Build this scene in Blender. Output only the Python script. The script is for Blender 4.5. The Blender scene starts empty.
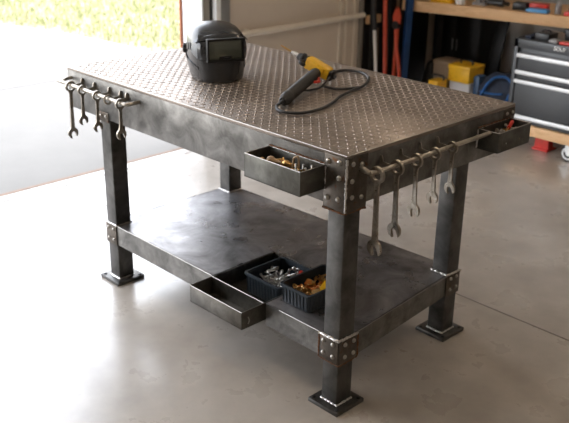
import bpy, bmesh, math, random
from mathutils import Vector, Matrix, Euler
random.seed(7)
PI = math.pi
S = bpy.context.scene
COL = S.collection

# ------------------------------------------------------------------ materials
def new_mat(name):
    m = bpy.data.materials.new(name); m.use_nodes = True
    nt = m.node_tree; b = nt.nodes['Principled BSDF']
    return m, nt, b
def noise(nt, scale, detail=6, rough=.6, dist=0, stretch=None):
    tc = nt.nodes.new('ShaderNodeTexCoord'); mp = nt.nodes.new('ShaderNodeMapping')
    if stretch: mp.inputs['Scale'].default_value = stretch
    nt.links.new(tc.outputs['Object'], mp.inputs['Vector'])
    n = nt.nodes.new('ShaderNodeTexNoise'); n.inputs['Scale'].default_value = scale
    n.inputs['Detail'].default_value = detail; n.inputs['Roughness'].default_value = rough
    n.inputs['Distortion'].default_value = dist
    nt.links.new(mp.outputs[0], n.inputs['Vector'])
    return n.outputs['Fac']
def ramp(nt, fac, stops):
    r = nt.nodes.new('ShaderNodeValToRGB'); el = r.color_ramp.elements
    while len(el) < len(stops): el.new(.5)
    for e, (p, c) in zip(el, stops):
        e.position = p; e.color = (c[0], c[1], c[2], 1) if isinstance(c, tuple) else (c, c, c, 1)
    nt.links.new(fac, r.inputs['Fac'])
    return r.outputs['Color']
def mix(nt, fac, a, b):
    n = nt.nodes.new('ShaderNodeMix'); n.data_type = 'RGBA'
    for s, v in ((0, fac), (6, a), (7, b)):
        if hasattr(v, 'is_linked'): nt.links.new(v, n.inputs[s])
        elif isinstance(v, tuple): n.inputs[s].default_value = (*v, 1)
        else: n.inputs[s].default_value = v
    return n.outputs[2]
def bump(nt, b, h, strength=.2, dist=.002):
    n = nt.nodes.new('ShaderNodeBump'); n.inputs['Strength'].default_value = strength
    n.inputs['Distance'].default_value = dist
    nt.links.new(h, n.inputs['Height']); nt.links.new(n.outputs[0], b.inputs['Normal'])
def plain(name, col, rough=.5, metal=0, var=.12, scale=30, spec=.5):
    m, nt, b = new_mat(name)
    c0 = tuple(c * (1 - var) for c in col); c1 = tuple(min(1, c * (1 + var)) for c in col)
    nt.links.new(ramp(nt, noise(nt, scale), [(.3, c0), (.7, c1)]), b.inputs['Base Color'])
    b.inputs['Roughness'].default_value = rough; b.inputs['Metallic'].default_value = metal
    b.inputs['Specular IOR Level'].default_value = spec
    return m
def steel(name, dark, light, r0, r1, scale=7, rust=0, metal=.9, stretch=None):
    m, nt, b = new_mat(name)
    f1 = noise(nt, scale, 8, .65, .6, stretch); f2 = noise(nt, scale * 5, 5, .7, 0, stretch)
    c = ramp(nt, f1, [(.3, dark), (.55, tuple((a + d) / 2 for a, d in zip(dark, light))), (.75, light)])
    c = mix(nt, ramp(nt, f2, [(.55, 0.), (.8, .35)]), c, tuple(x * .45 for x in dark))
    if rust:
        rf = ramp(nt, noise(nt, 38, 7, .75, .3), [(.62 - rust, 0.), (.74 - rust, 1.)])
        c = mix(nt, rf, c, (.13, .055, .022))
    nt.links.new(c, b.inputs['Base Color'])
    nt.links.new(ramp(nt, noise(nt, scale * 1.7, 6, .6, .3, stretch), [(.3, r0), (.7, r1)]), b.inputs['Roughness'])
    b.inputs['Metallic'].default_value = metal
    bump(nt, b, f2, .12, .001)
    return m
M = {}
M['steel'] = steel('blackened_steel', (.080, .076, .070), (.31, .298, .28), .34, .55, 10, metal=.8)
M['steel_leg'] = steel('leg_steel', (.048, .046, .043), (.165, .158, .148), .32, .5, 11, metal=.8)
M['gusset'] = steel('gusset_steel', (.07, .06, .05), (.18, .155, .13), .38, .55, 16, rust=.06)
M['plate'] = steel('tread_plate', (.24, .20, .17), (.42, .355, .305), .36, .5, 5, metal=.8)
M['shelf'] = steel('shelf_sheet', (.10, .094, .094), (.50, .488, .50), .22, .45, 5, rust=-.06, metal=.7)
M['edge'] = plain('bright_edge_steel', (.42, .40, .37), .38, 1)  # lighter steel, also used for the drawn edge highlights
M['weld'] = plain('weld_metal', (.62, .60, .58), .3, 1, .4, 220)
M['rust'] = plain('rusty_heat_edge', (.14, .06, .025), .75, .2, .4, 150)
M['rivet'] = plain('rivet_steel', (.42, .40, .37), .38, 1, .2, 90)
M['rail'] = steel('rail_steel', (.27, .235, .19), (.6, .55, .48), .28, .45, 25)
M['wrench'] = steel('wrench_steel', (.24, .21, .17), (.56, .51, .44), .25, .42, 30)
M['tray'] = steel('tray_steel', (.08, .076, .066), (.19, .185, .165), .35, .55, 14)
M['drawer'] = steel('drawer_steel', (.08, .073, .062), (.22, .205, .18), .3, .5, 14)
M['drawer_hatch'] = M['drawer']
M['bin'] = plain('bin_plastic', (.028, .036, .045), .38, 0, .15, 50)
M['silver'] = plain('zinc_bolt', (.6, .58, .55), .3, 1, .2, 80)
M['brass'] = plain('brass_fitting', (.55, .33, .12), .38, .9, .25, 80)
M['tan'] = plain('tan_wood_knob', (.42, .29, .17), .55, 0, .2, 60)
M['orange'] = plain('orange_fitting', (.62, .2, .04), .45, 0, .2, 60)
M['yellow'] = plain('yellow_plastic', (.88, .50, .02), .38, 0, .1, 60)
M['red'] = plain('red_plastic', (.62, .035, .02), .4, 0, .12, 40)
M['black'] = plain('black_plastic', (.014, .014, .015), .38, 0, .2, 60)
M['rubber'] = plain('black_rubber', (.018, .018, .019), .5, 0, .2, 60)
M['helmet'] = plain('helmet_shell', (.027, .028, .030), .27, 0, .12, 25, .6)
M['helmet_gloss'] = plain('helmet_gloss', (.012, .012, .013), .12, 0, .1, 25, .7)
M['helmet_side'] = plain('helmet_side', (.17, .18, .19), .32, .3, .1, 25)
M['grip'] = plain('ribbed_grip', (.03, .027, .024), .55, 0, .25, 120)
M['glass_dark'], _nt, _b = new_mat('auto_darkening_glass')
_b.inputs['Base Color'].default_value = (.075, .085, .065, 1); _b.inputs['Roughness'].default_value = .09
_b.inputs['Specular IOR Level'].default_value = .8
M['lens_frame'] = plain('lens_frame', (.010, .010, .010), .5, spec=.25)
M['wood'] = plain('bench_lumber', (.62, .40, .23), .6, 0, .12, 6)
def wood(name, c0, c1, stretch):
    m, nt, b = new_mat(name)
    f = noise(nt, 7, 6, .6, 1.2, stretch)
    nt.links.new(ramp(nt, f, [(.3, c0), (.5, c1), (.7, c0)]), b.inputs['Base Color'])
    b.inputs['Roughness'].default_value = .62
    return m
M['wood'] = wood('bench_lumber', (.62, .36, .17), (.78, .50, .27), (.6, 6, 6))
M['wood_old'] = wood('old_board', (.12, .075, .045), (.2, .13, .08), (6, 6, .6))
M['blue_paint'] = plain('blue_paint', (.012, .055, .17), .4, .2, .2, 20)
M['red_paint'] = plain('red_orange_paint', (.5, .06, .025), .4, 0, .15, 20)
M['white_paint'] = plain('white_paint', (.8, .8, .8), .4, 0, .04, 20)
M['chest'] = plain('chest_enamel', (.055, .058, .062), .38, .3, .08, 20)
M['chest_face'] = plain('drawer_enamel', (.05, .052, .055), .42, .2, .08, 20)
M['alu'] = plain('brushed_aluminium', (.74, .75, .76), .35, .25, .05, 30)
M['navy'] = plain('navy_cloth', (.02, .028, .05), .8, 0, .3, 30)
M['jug'] = plain('jug_blue', (.03, .075, .16), .4)
M['blue_cloth'] = plain('blue_cloth', (.02, .11, .33), .7, 0, .25, 30)
M['cardboard'] = plain('cardboard', (.25, .18, .12), .8, 0, .1, 20)
M['wall_dim'] = plain('tan_interior_wall', (.34, .30, .255), .75, 0, .04, 2)
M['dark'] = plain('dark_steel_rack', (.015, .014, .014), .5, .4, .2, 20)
M['grey'] = plain('grey_plastic', (.3, .3, .31), .5, 0, .1, 30)
M['lblue'] = plain('light_blue_plastic', (.10, .36, .72), .4, 0, .1, 30)
M['offwhite'] = plain('offwhite_card', (.55, .55, .57), .6, 0, .06, 20)

# concrete floor
m, nt, b = new_mat('polished_concrete'); M['floor'] = m
f1 = noise(nt, 1.1, 9, .62, .1); f2 = noise(nt, 5, 6, .6, .1); f3 = noise(nt, 120, 3, .6)
c = ramp(nt, f1, [(.32, (.35, .30, .25)), (.5, (.46, .41, .355)), (.68, (.54, .49, .435))])
c = mix(nt, ramp(nt, f2, [(.38, 0.), (.72, .55)]), c, (.24, .205, .17))
nt.links.new(c, b.inputs['Base Color'])
nt.links.new(ramp(nt, f2, [(.3, .24), (.7, .36)]), b.inputs['Roughness'])
b.inputs['Specular IOR Level'].default_value = .62
b.inputs['Coat Weight'].default_value = .6; b.inputs['Coat Roughness'].default_value = .22
bump(nt, b, f3, .05, .001)
M['joint'] = plain('joint_filler', (.16, .14, .12), .8)
M['threshold'] = plain('rusty_threshold', (.20, .12, .075), .7, 0, .2, 15)
m, nt, b = new_mat('driveway_concrete'); M['drive'] = m
nt.links.new(ramp(nt, noise(nt, 2.5, 8, .7), [(.3, (.158, .143, .124)), (.7, (.180, .164, .143))]), b.inputs['Base Color'])
b.inputs['Roughness'].default_value = .75
m, nt, b = new_mat('lawn'); M['grass'] = m
g = ramp(nt, noise(nt, 1.3, 8, .7, .5), [(.3, (.13, .14, .06)), (.5, (.21, .195, .11)), (.7, (.27, .24, .16))])
nt.links.new(g, b.inputs['Base Color']); b.inputs['Roughness'].default_value = .9
m, nt, b = new_mat('beige_wall'); M['wall'] = m
nt.links.new(ramp(nt, noise(nt, 1.5, 7, .6), [(.3, (.60, .52, .44)), (.7, (.68, .60, .51))]), b.inputs['Base Color'])
b.inputs['Roughness'].default_value = .6
M['wall_back'] = plain('grey_back_wall', (.42, .40, .38), .7, 0, .08, 2)
M['wall_in'] = plain('white_interior_wall', (.66, .64, .6), .75, 0, .04, 2)
M['ceiling'] = plain('ceiling_board', (.72, .71, .68), .8, 0, .03, 2)
M['conduit'] = plain('painted_tube', (.74, .67, .57), .45, 0, .05, 10)
M['frame_white'] = plain('white_jamb', (.85, .86, .87), .5, 0, .03, 10)
M['frame_rust'] = plain('rust_brick_mould', (.45, .16, .08), .7, 0, .15, 10)
M['frame_brown'] = plain('grey_brown_jamb', (.27, .25, .22), .6, 0, .1, 10)
M['frame_grey'] = plain('galvanised_track', (.33, .34, .34), .4, .5, .08, 10)

# ------------------------------------------------------------------ mesh tools
class MB:
    def __init__(s): s.bm = bmesh.new(); s.mats = []; s.cur = 0
    def use(s, m):
        if m not in s.mats: s.mats.append(m)
        s.cur = s.mats.index(m); return s
    def _begin(s): s._n = set(s.bm.faces)
    def _end(s):
        for f in s.bm.faces:
            if f not in s._n: f.material_index = s.cur
    def box(s, c, d, bev=0, rot=None, seg=2):
        s._begin()
        r = bmesh.ops.create_cube(s.bm, size=1)
        vs = r['verts']
        for v in vs: v.co = Vector((v.co.x * d[0], v.co.y * d[1], v.co.z * d[2]))
        if bev:
            es = list({e for v in vs for e in v.link_edges})
            res = bmesh.ops.bevel(s.bm, geom=es, offset=bev, segments=seg, affect='EDGES', profile=.5)
            vs = list({v for f in s.bm.faces if f not in s._n for v in f.verts})
        Mx = Matrix.Translation(c) @ (rot.to_4x4() if rot is not None else Matrix())
        for v in vs: v.co = Mx @ v.co
        s._end(); return s
    def b2(s, lo, hi, bev=0, seg=2):
        return s.box([(a + b) / 2 for a, b in zip(lo, hi)], [b - a for a, b in zip(lo, hi)], bev, None, seg)
    def tube(s, pts, r, n=12, cap=True, closed=False, flat=1):
        s._begin()
        pts = [Vector(p) for p in pts]; N = len(pts)
        rs = r if isinstance(r, (list, tuple)) else [r] * N
        T = []
        for i in range(N):
            if closed: t = pts[(i + 1) % N] - pts[i - 1]
            else: t = pts[min(i + 1, N - 1)] - pts[max(i - 1, 0)]
            T.append(t.normalized() if t.length > 1e-9 else Vector((0, 0, 1)))
        up = Vector((0, 0, 1)) if abs(T[0].z) < .9 else Vector((1, 0, 0))
        a = T[0].cross(up).normalized(); rings = []
        for i in range(N):
            a = (a - T[i] * a.dot(T[i])).normalized(); bb = T[i].cross(a)
            rings.append([s.bm.verts.new(pts[i] + (a * math.cos(2 * PI * k / n) + bb * math.sin(2 * PI * k / n) * flat) * rs[i]) for k in range(n)])
        for i in range(N if closed else N - 1):
            A, B = rings[i], rings[(i + 1) % N]
            for k in range(n): s.bm.faces.new((A[k], A[(k + 1) % n], B[(k + 1) % n], B[k]))
        if cap and not closed:
            s.bm.faces.new(rings[0][::-1]); s.bm.faces.new(rings[-1])
        s._end(); return s
    def lathe(s, prof, n=20, mat=None):          # prof: (r, z); mat: Matrix
        s._begin(); mat = mat or Matrix(); rings = []
        for r, z in prof:
            if r < 1e-6: rings.append([s.bm.verts.new(mat @ Vector((0, 0, z)))])
            else: rings.append([s.bm.verts.new(mat @ Vector((r * math.cos(2 * PI * k / n), r * math.sin(2 * PI * k / n), z))) for k in range(n)])
        for A, B in zip(rings, rings[1:]):
            for k in range(n):
                k2 = (k + 1) % n
                if len(A) == 1 and len(B) == 1: continue
                if len(A) == 1: s.bm.faces.new((A[0], B[k2], B[k]))
                elif len(B) == 1: s.bm.faces.new((A[k], A[k2], B[0]))
                else: s.bm.faces.new((A[k], A[k2], B[k2], B[k]))
        s._end(); return s
    def prism(s, poly, h, mat=None, bev=0):      # poly (x, y) CCW, z from 0 to h
        s._begin(); mat = mat or Matrix()
        a = [s.bm.verts.new(mat @ Vector((x, y, 0))) for x, y in poly]
        b = [s.bm.verts.new(mat @ Vector((x, y, h))) for x, y in poly]
        n = len(poly)
        s.bm.faces.new(a[::-1]); s.bm.faces.new(b)
        for k in range(n): s.bm.faces.new((a[k], a[(k + 1) % n], b[(k + 1) % n], b[k]))
        if bev:
            es = [s.bm.edges.get((a[k], a[(k + 1) % n])) for k in range(n)] + [s.bm.edges.get((b[k], b[(k + 1) % n])) for k in range(n)]
            bmesh.ops.bevel(s.bm, geom=es, offset=bev, segments=2, affect='EDGES')
        s._end(); return s
    def build(s, name, mat=None, parent=None, angle=35, merge=False):
        bm = s.bm
        if merge: bmesh.ops.remove_doubles(bm, verts=bm.verts, dist=1e-5)
        bmesh.ops.recalc_face_normals(bm, faces=bm.faces)
        ca = math.radians(angle)
        for f in bm.faces: f.smooth = True
        for e in bm.edges:
            if len(e.link_faces) == 2 and e.calc_face_angle(0) > ca: e.smooth = False
        me = bpy.data.meshes.new(name)
        mats = s.mats if s.mats else [mat]
        bm.to_mesh(me); bm.free()
        for x in mats: me.materials.append(M[x] if isinstance(x, str) else x)
        o = bpy.data.objects.new(name, me); COL.objects.link(o)
        if parent: o.parent = parent
        return o
def tag(o, label=None, cat=None, group=None, kind=None):
    if label: o['label'] = label
    if cat: o['category'] = cat
    if group: o['group'] = group
    if kind: o['kind'] = kind
    return o
def empty(name, loc=(0, 0, 0), label=None, cat=None, group=None, rz=0):
    o = bpy.data.objects.new(name, None); COL.objects.link(o); o.location = loc
    o.rotation_euler = (0, 0, rz); o.empty_display_size = .1
    return tag(o, label, cat, group)
def struct(o): o['kind'] = 'structure'; return o
def copy_tree(o, parent=None):
    c = o.copy(); COL.objects.link(c); c.parent = parent
    for ch in list(o.children): copy_tree(ch, c)
    return c
def axis_mat(p, d):                               # local z along d, origin p
    return Matrix.Translation(p) @ Vector(d).to_track_quat('Z', 'Y').to_matrix().to_4x4()
def bez(pts, n=8, closed=False):                  # Catmull-Rom
    P = [Vector(p) for p in pts]; out = []
    N = len(P)
    for i in range(N if closed else N - 1):
        if closed: p0, p1, p2, p3 = P[i - 1], P[i], P[(i + 1) % N], P[(i + 2) % N]
        else: p0, p1, p2, p3 = P[max(i - 1, 0)], P[i], P[i + 1], P[min(i + 2, N - 1)]
        for k in range(n):
            t = k / n
            out.append(.5 * ((2 * p1) + (-p0 + p2) * t + (2 * p0 - 5 * p1 + 4 * p2 - p3) * t * t + (-p0 + 3 * p1 - 3 * p2 + p3) * t ** 3))
    if not closed: out.append(P[-1])
    return out

# ------------------------------------------------------------------ setting
XW = -2.60                                        # plane of the wall with the big opening
mb = MB(); mb.b2((-2.575, -4.6, -.12), (3.3, 4.42, 0)); struct(mb.build('floor', 'floor'))
def strip(name, lo, hi, mat):
    m_ = MB(); m_.b2(lo, hi); return struct(m_.build(name, mat))
strip('trim_1', (-2.605, -3.4, -.1), (-2.575, 1.545, .002), 'threshold')          # threshold strip
strip('trim_2', (-2.50, -3.4, 0.0), (-2.488, 1.545, .0012), 'joint')
strip('trim_3', (-.9, .995, -.001), (3.2, 1.003, .0008), 'joint')                # control joint
strip('trim_4', (-2.49, .446, -.001), (-1.5, .452, .0008), 'joint')
# outside ground
mb = MB(); mb.b2((-14, -14, -.14), (-2.605, 14, -.012)); o = mb.build('ground', 'drive'); struct(o)
m_ = MB(); m_.b2((-4.772, -14, -.02), (-4.752, 3.0, -.010)); struct(m_.build('trim_5', 'joint'))
# lawn
poly = [(-4.2, 3.05), (-5.05, 3.02), (-6.04, 2.96), (-6.8, 2.83), (-7.53, 2.62), (-9.0, 2.1), (-14, .2), (-22, -3), (-30, -8), (-30, 16), (-2.75, 16), (-2.75, 4.0), (-3.4, 3.3)]
mb = MB(); mb.prism(poly[::-1], .03, Matrix.Translation((0, 0, -.035))); struct(mb.build('lawn', 'grass'))
def in_poly(x, y):
    c = False; n = len(poly)
    for i in range(n):
        x1, y1 = poly[i]; x2, y2 = poly[i - 1]
        if (y1 > y) != (y2 > y) and x < (x2 - x1) * (y - y1) / (y2 - y1) + x1: c = not c
    return c
bm = bmesh.new(); cnt = 0
while cnt < 15000:
    x = random.uniform(-10.5, -3.4); y = random.uniform(2.3, 6.2)
    if not in_poly(x, y): continue
    cnt += 1
    h = random.uniform(.03, .085); a = random.uniform(0, PI); w = random.uniform(.006, .012)
    dx, dy = math.cos(a) * w, math.sin(a) * w; lx, ly = random.uniform(-.03, .03), random.uniform(-.03, .03)
    v = [bm.verts.new(p) for p in ((x - dx, y - dy, -.006), (x + dx, y + dy, -.006), (x + lx, y + ly, h))]
    f = bm.faces.new(v); f.material_index = random.choice((0, 0, 1))
me = bpy.data.meshes.new('grass_blades'); bm.to_mesh(me); bm.free()
M['blade_a'] = plain('grass_blade_green', (.15, .165, .065), .7); M['blade_b'] = plain('grass_blade_dry', (.26, .235, .145), .7)
me.materials.append(M['blade_a']); me.materials.append(M['blade_b'])
o = bpy.data.objects.new('grass', me); COL.objects.link(o)
tag(o, 'short sunlit pale green grass beyond the driveway outside the opening', 'grass', None, 'stuff')

# walls, ceiling
mb = MB(); mb.b2((XW - .12, 1.76, 0), (XW, 4.42, 2.8)); struct(mb.build('wall_left', 'wall'))
mb = MB(); mb.b2((XW - .12, -4.6, 0), (XW, -3.4, 2.8)); mb.b2((XW - .12, -3.4, 2.35), (XW, 1.76, 2.8)); struct(mb.build('wall_left_front', 'wall_in'))
mb = MB(); mb.b2((XW, 4.3, 0), (3.3, 4.42, 2.8)); struct(mb.build('wall_back', 'wall_back'))
mb = MB(); mb.b2((3.2, -4.6, 0), (3.3, 4.3, 2.8)); struct(mb.build('wall_right', 'wall_dim'))
mb = MB(); mb.b2((XW, -4.7, 0), (3.3, -4.6, 2.8)); struct(mb.build('wall_front', 'wall_dim'))
mb = MB(); mb.b2((XW - .12, -4.7, 2.8), (3.3, 4.42, 2.9)); struct(mb.build('ceiling', 'ceiling'))
# jamb of the opening
for k, (y0, y1, x0, x1, mt) in enumerate([(1.530, 1.56, -2.812, -2.798, 'frame_rust'), (1.545, 1.56, -2.798, -2.601, 'frame_white'),
        (1.56, 1.61, -2.72, -2.60, 'frame_brown'), (1.61, 1.632, -2.72, -2.6, 'dark'), (1.632, 1.672, -2.72, -2.565, 'frame_white'), (1.672, 1.76, -2.72, -2.58, 'frame_grey')]):
    m_ = MB(); m_.b2((x0, y0, 0), (x1, y1, 2.35), .004); struct(m_.build('trim_%d' % (6 + k), mt))
# panel seams and studs of the left wall
for k, (y0, y1, mt) in enumerate([(2.80, 2.812, 'conduit'), (2.86, 2.88, 'conduit'), (2.955, 2.97, 'conduit'), (3.02, 3.06, 'frame_brown')]):
    m_ = MB(); m_.b2((XW, y0, 0), (XW + .018, y1, 2.8), .003); struct(m_.build('trim_%d' % (12 + k), mt))
mb = MB(); mb.tube([(-2.574, 1.77, .668), (-2.574, 3.05, .668)], .021, 16)
for y in (1.9, 2.95): mb.box((-2.585, y, .668), (.03, .03, .06), .004)
struct(mb.build('trim_16', 'conduit'))
mb = MB(); mb.b2((XW + .0005, 3.07, 0), (XW + .020, 3.86, 1.9), .003); tag(mb.build('shade_backdrop', 'dark'), 'tall dark backdrop added to shade the corner behind the poles', 'sheet')  # dark backdrop, put in so the corner reads as shade
mb = MB(); mb.b2((XW + .0205, 3.075, .60), (XW + .05, 3.225, .66), .003); tag(mb.build('wooden_block', 'wood'), 'short pale timber fixed to the dark backdrop behind the poles', 'board')

# ------------------------------------------------------------------ the welded workbench
H, AP, W, L = .90, .17, .921, 1.583
ZS, SR = .2665, .089
wb = empty('welding_table', (0, 0, 0), 'heavy dark steel welding table with diamond plate top standing on the concrete floor', 'workbench')
# tabletop with raised lugs (surface pattern in the mesh)
mb = MB(); mb.use('plate'); mb.b2((-L, 0, H - .012), (0, W, H), .0015)
lw, ll, lh = .0042, .0096, .0016
pitch = .0222
def lug(cx, cy, a, k_=1):
    ca, sa = math.cos(a), math.sin(a); R = []
    prof = [(-1, 0), (-.6, .62), (0, 1), (.6, .62), (1, 0), (.6, -.62), (0, -1), (-.6, -.62)]
    for sc, z in ((1, H - .0002), (.45, H + lh)):
        ring = []
        for u, v in prof:
            uu, vv = u * ll * k_ * (.86 if sc < 1 else 1), v * lw * sc
            x, y = cx + uu * ca - vv * sa, cy + uu * sa + vv * ca
            ring.append(mb.bm.verts.new((min(max(x, -L + .001), -.001), min(max(y, .001), W - .001), z)))
        R.append(ring)
    for k in range(8): mb.bm.faces.new((R[0][k], R[0][(k + 1) % 8], R[1][(k + 1) % 8], R[1][k]))
    mb.bm.faces.new(R[1])
for i in range(-90, 91):
    for j in range(-90, 91):
        u, v = i * .0275, j * .0208
        x = -.8 + (u - v) / math.sqrt(2); y = .46 + (u + v) / math.sqrt(2)
        if x < -L + .011 or x > -.011 or y < .011 or y > W - .011: continue
        lug(x, y, PI / 4, 1.22) if (i + j) % 2 else lug(x, y, -PI / 4, .74)
mb.build('tabletop', None, wb, 40)
# aprons: hollow frame, four plates
def apron(lo, hi):
    m_ = MB(); m_.b2(lo, hi, .0015); return m_.build('apron', 'steel', wb)
T = .008
apron((-L, 0, H - AP), (0, T, H - .012)); apron((-L, W - T, H - AP), (0, W, H - .012))
apron((-T, T, H - AP), (0, W - T, H - .012)); apron((-L, T, H - AP), (-L + T, W - T, H - .012))
mb = MB(); mb.tube([(-L, .001, H - .001), (-.001, .001, H - .001)], .0016, 8)  # thin bright tubes draw the highlight along the top edges
tag(mb.build('edge_highlight', 'edge', wb), 'bright highlight strip along the steel edge')
mb = MB(); mb.tube([(-.001, .001, H - .001), (-.001, W, H - .001)], .0015, 8)
tag(mb.build('edge_highlight', 'edge', wb), 'bright highlight strip along the steel edge')
# legs
LW, LV = .072, .075
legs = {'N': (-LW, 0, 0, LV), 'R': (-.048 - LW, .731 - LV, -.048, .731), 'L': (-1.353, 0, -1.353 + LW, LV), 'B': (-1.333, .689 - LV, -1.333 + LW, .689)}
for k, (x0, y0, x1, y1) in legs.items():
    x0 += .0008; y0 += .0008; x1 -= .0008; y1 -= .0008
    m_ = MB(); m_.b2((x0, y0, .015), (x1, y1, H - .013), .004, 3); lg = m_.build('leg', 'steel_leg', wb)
    cx, cy = (x0 + x1) / 2, (y0 + y1) / 2
    m_ = MB(); m_.box((cx, cy, .0075), (LW + .062, LV + .062, .015), .002)
    m_.build('foot_plate', 'steel_leg', lg)
    for sx in (-1, 1):
        for sy in (-1, 1):
            m_ = MB(); m_.lathe([(0, .0195), (.004, .0192), (.007, .018), (.0075, .015)], 12, Matrix.Translation((cx + sx * .054, cy + sy * .054, 0)))
            m_.build('anchor_bolt', 'black', lg)
    # weld round the foot
def weld(path, r=.0036, mat='weld', step=.005):
    P = []; path = [Vector(p) for p in path]
    for a, b_ in zip(path, path[1:]):
        n = max(2, int((b_ - a).length / step))
        P += [a.lerp(b_, i / n) for i in range(n)]
    P.append(path[-1])
    P = [p + Vector([random.uniform(-.0009, .0009) for _ in range(3)]) for p in P]
    m_ = MB(); m_.tube(P, [r * random.uniform(.55, 1.25) for _ in P], 7)
    return m_.build('weld_bead', mat, wb, 80)
for k, (x0, y0, x1, y1) in legs.items():
    weld([(x0, y1, .016), (x0, y0, .016), (x1, y0, .016), (x1, y1, .016)], .0042)
    weld([(x0 - .002, y0 - .002, ZS + .002), (x1 + .002, y0 - .002, ZS + .002), (x1 + .002, y1, ZS + .002)], .0036)
# shelf rails (follow the legs) and shelf sheet with the drawer opening
c00, c10, c11, c01 = Vector((-1.353, 0, 0)), Vector((0, 0, 0)), Vector((-.048, .731, 0)), Vector((-1.333, .689, 0))
def rail(a, b_, inward, z0=ZS - SR, z1=ZS):
    a, b_ = Vector(a), Vector(b_); n = Vector(inward) * .006
    poly = [a, b_, b_ + n, a + n]
    if (b_ - a).cross(n).z < 0: poly = poly[::-1]
    m_ = MB(); m_.prism([(p.x, p.y) for p in poly], z1 - z0, Matrix.Translation((0, 0, z0)), .001)
    return m_.build('shelf_rail', 'steel', wb)
DX0, DX1, DY1 = -.648, -.352, .325
rail((-1.353 + LW, .001, 0), (DX0, .001, 0), (0, 1, 0)); rail((DX1, .001, 0), (-LW, .001, 0), (0, 1, 0))
rail((-.001, LV, 0), (-.049, .731 - LV, 0), (-1, 0, 0)); rail((-1.352, LV, 0), (-1.332, .689 - LV, 0), (1, 0, 0))
rail((-1.333 + LW, .688, 0), (-.048 - LW, .730, 0), (0, -1, 0))
mb = MB()
zt, zb = ZS, ZS - .004
def quad_slab(P):
    mb.prism(P, zt - zb, Matrix.Translation((0, 0, zb)))
def yb(x): return .6885 + (.7305 - .6885) * (x + 1.333) / 1.285
g_ = .0015
quad_slab([(-1.3525, g_), (DX0, g_), (DX0, yb(DX0)), (-1.333, .6885)])
quad_slab([(DX0, DY1), (DX1, DY1), (DX1, yb(DX1)), (DX0, yb(DX0))])
quad_slab([(DX1, g_), (-.0008, g_), (-.0485, .7305), (DX1, yb(DX1))])
mb.build('shelf', 'shelf', wb)
e_ = ZS + .0002
for a, b_ in (((-1.28, 0, e_), (DX0, 0, e_)), ((DX1 + .07, 0, e_), (-LW, 0, e_)), ((0, LV, e_), (-.048, .731 - LV, e_))):
    mb = MB(); mb.tube([a, b_], .0014, 6)  # bright tube standing in for the highlight on the shelf edge
    tag(mb.build('edge_highlight', 'edge', wb), 'bright highlight strip on the edge of the lower shelf')
# stiffeners under the top hold the legs
# gussets
def plate_(lo, hi, parent=wb):
    m_ = MB(); m_.b2(lo, hi, .0012); return m_.build('gusset_plate', 'gusset', parent)
RV = MB(); RV.lathe([(.0095, 0), (.0095, .002), (.0082, .0052), (.005, .0078), (0, .0088)], 14)
rv_proto = RV.build('rivet', 'rivet'); rv_mesh = rv_proto.data; bpy.data.objects.remove(rv_proto)
def rivet(parent, p, axis, s=1):
    o = bpy.data.objects.new('rivet', rv_mesh); COL.objects.link(o); o.parent = parent
    o.matrix_local = axis_mat(p, axis) @ Matrix.Scale(s, 4)
G = .005
ga = plate_((-.088, -G, H - AP - .015), (-.0005, -.0002, H - .006)); gb = plate_((.0002, .0005, H - AP - .015), (G, .092, H - .006))
for x, z in ((-.07, .871), (-.024, .876), (-.024, .826), (-.071, .752), (-.025, .757)): rivet(ga, (x, -G, z), (0, -1, 0), .95)
for y, z in ((.022, .872), (.062, .864), (.020, .818), (.022, .765), (.066, .757)): rivet(gb, (G, y, z), (1, 0, 0), .85)
ga = plate_((-.083, -G, ZS - SR - .002), (-.0005, -.0002, ZS - .002)); gb = plate_((.0002, .0005, ZS - SR - .002), (G, .086, ZS - .002))
for x in (-.064, -.022):
    for z in (ZS - .02, ZS - .066): rivet(ga, (x, -G, z), (0, -1, 0), .85)
for y in (.024, .066):
    for z in (ZS - .02, ZS - .066): rivet(gb, (G, y, z), (1, 0, 0), .85)
gl = plate_((-1.356, -G, ZS - SR - .002), (-1.353 + LW, -.0002, ZS - .002))
for x in (-1.335, -1.298):
    for z in (ZS - .018, ZS - .066): rivet(gl, (x, -G, z), (0, -1, 0), .7)
gr = plate_((-.0478, .731 - LV - .004, ZS - SR - .002), (-.048 + G, .735, ZS - .002))
for y in (.675, .712):
    for z in (ZS - .018, ZS - .064): rivet(gr, (-.048 + G, y, z), (1, 0, 0), .75)
gt = plate_((.0002, W - .075, H - .045), (.004, W - .004, H - .012))
for y in (W - .058, W - .022): rivet(gt, (.004, y, H - .028), (1, 0, 0), .7)
gt = plate_((-1.353, -.004, H - AP - .012), (-1.353 + LW - .004, -.0002, H - AP + .03))
for x in (-1.335, -1.300): rivet(gt, (x, -.004, H - AP + .014), (0, -1, 0), .7)
# welds at the near corner
weld([(.002, -.002, H - .01), (.002, -.002, H - AP - .012)], .0042)
weld([(-.088, -G, H - AP - .014), (0, -G, H - AP - .016), (G, .09, H - AP - .014)], .0036, 'rust')
weld([(-.086, -G, ZS), (.002, -G - .001, ZS), (G, .088, ZS)], .0042)
weld([(-.085, -.004, ZS), (-.085, -.004, ZS - SR)], .004, 'rust'); weld([(.004, .088, ZS), (.004, .088, ZS - SR)], .004, 'rust')
weld([(-.085, -.004, ZS - SR - .002), (.004, -.004, ZS - SR - .004), (.004, .088, ZS - SR - .002)], .003, 'rust')
weld([(-.048 - LW, .731 - LV - .003, ZS + .002), (-.046, .731 - LV - .003, ZS + .002), (-.043, .735, ZS + .001)], .0045)

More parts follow.
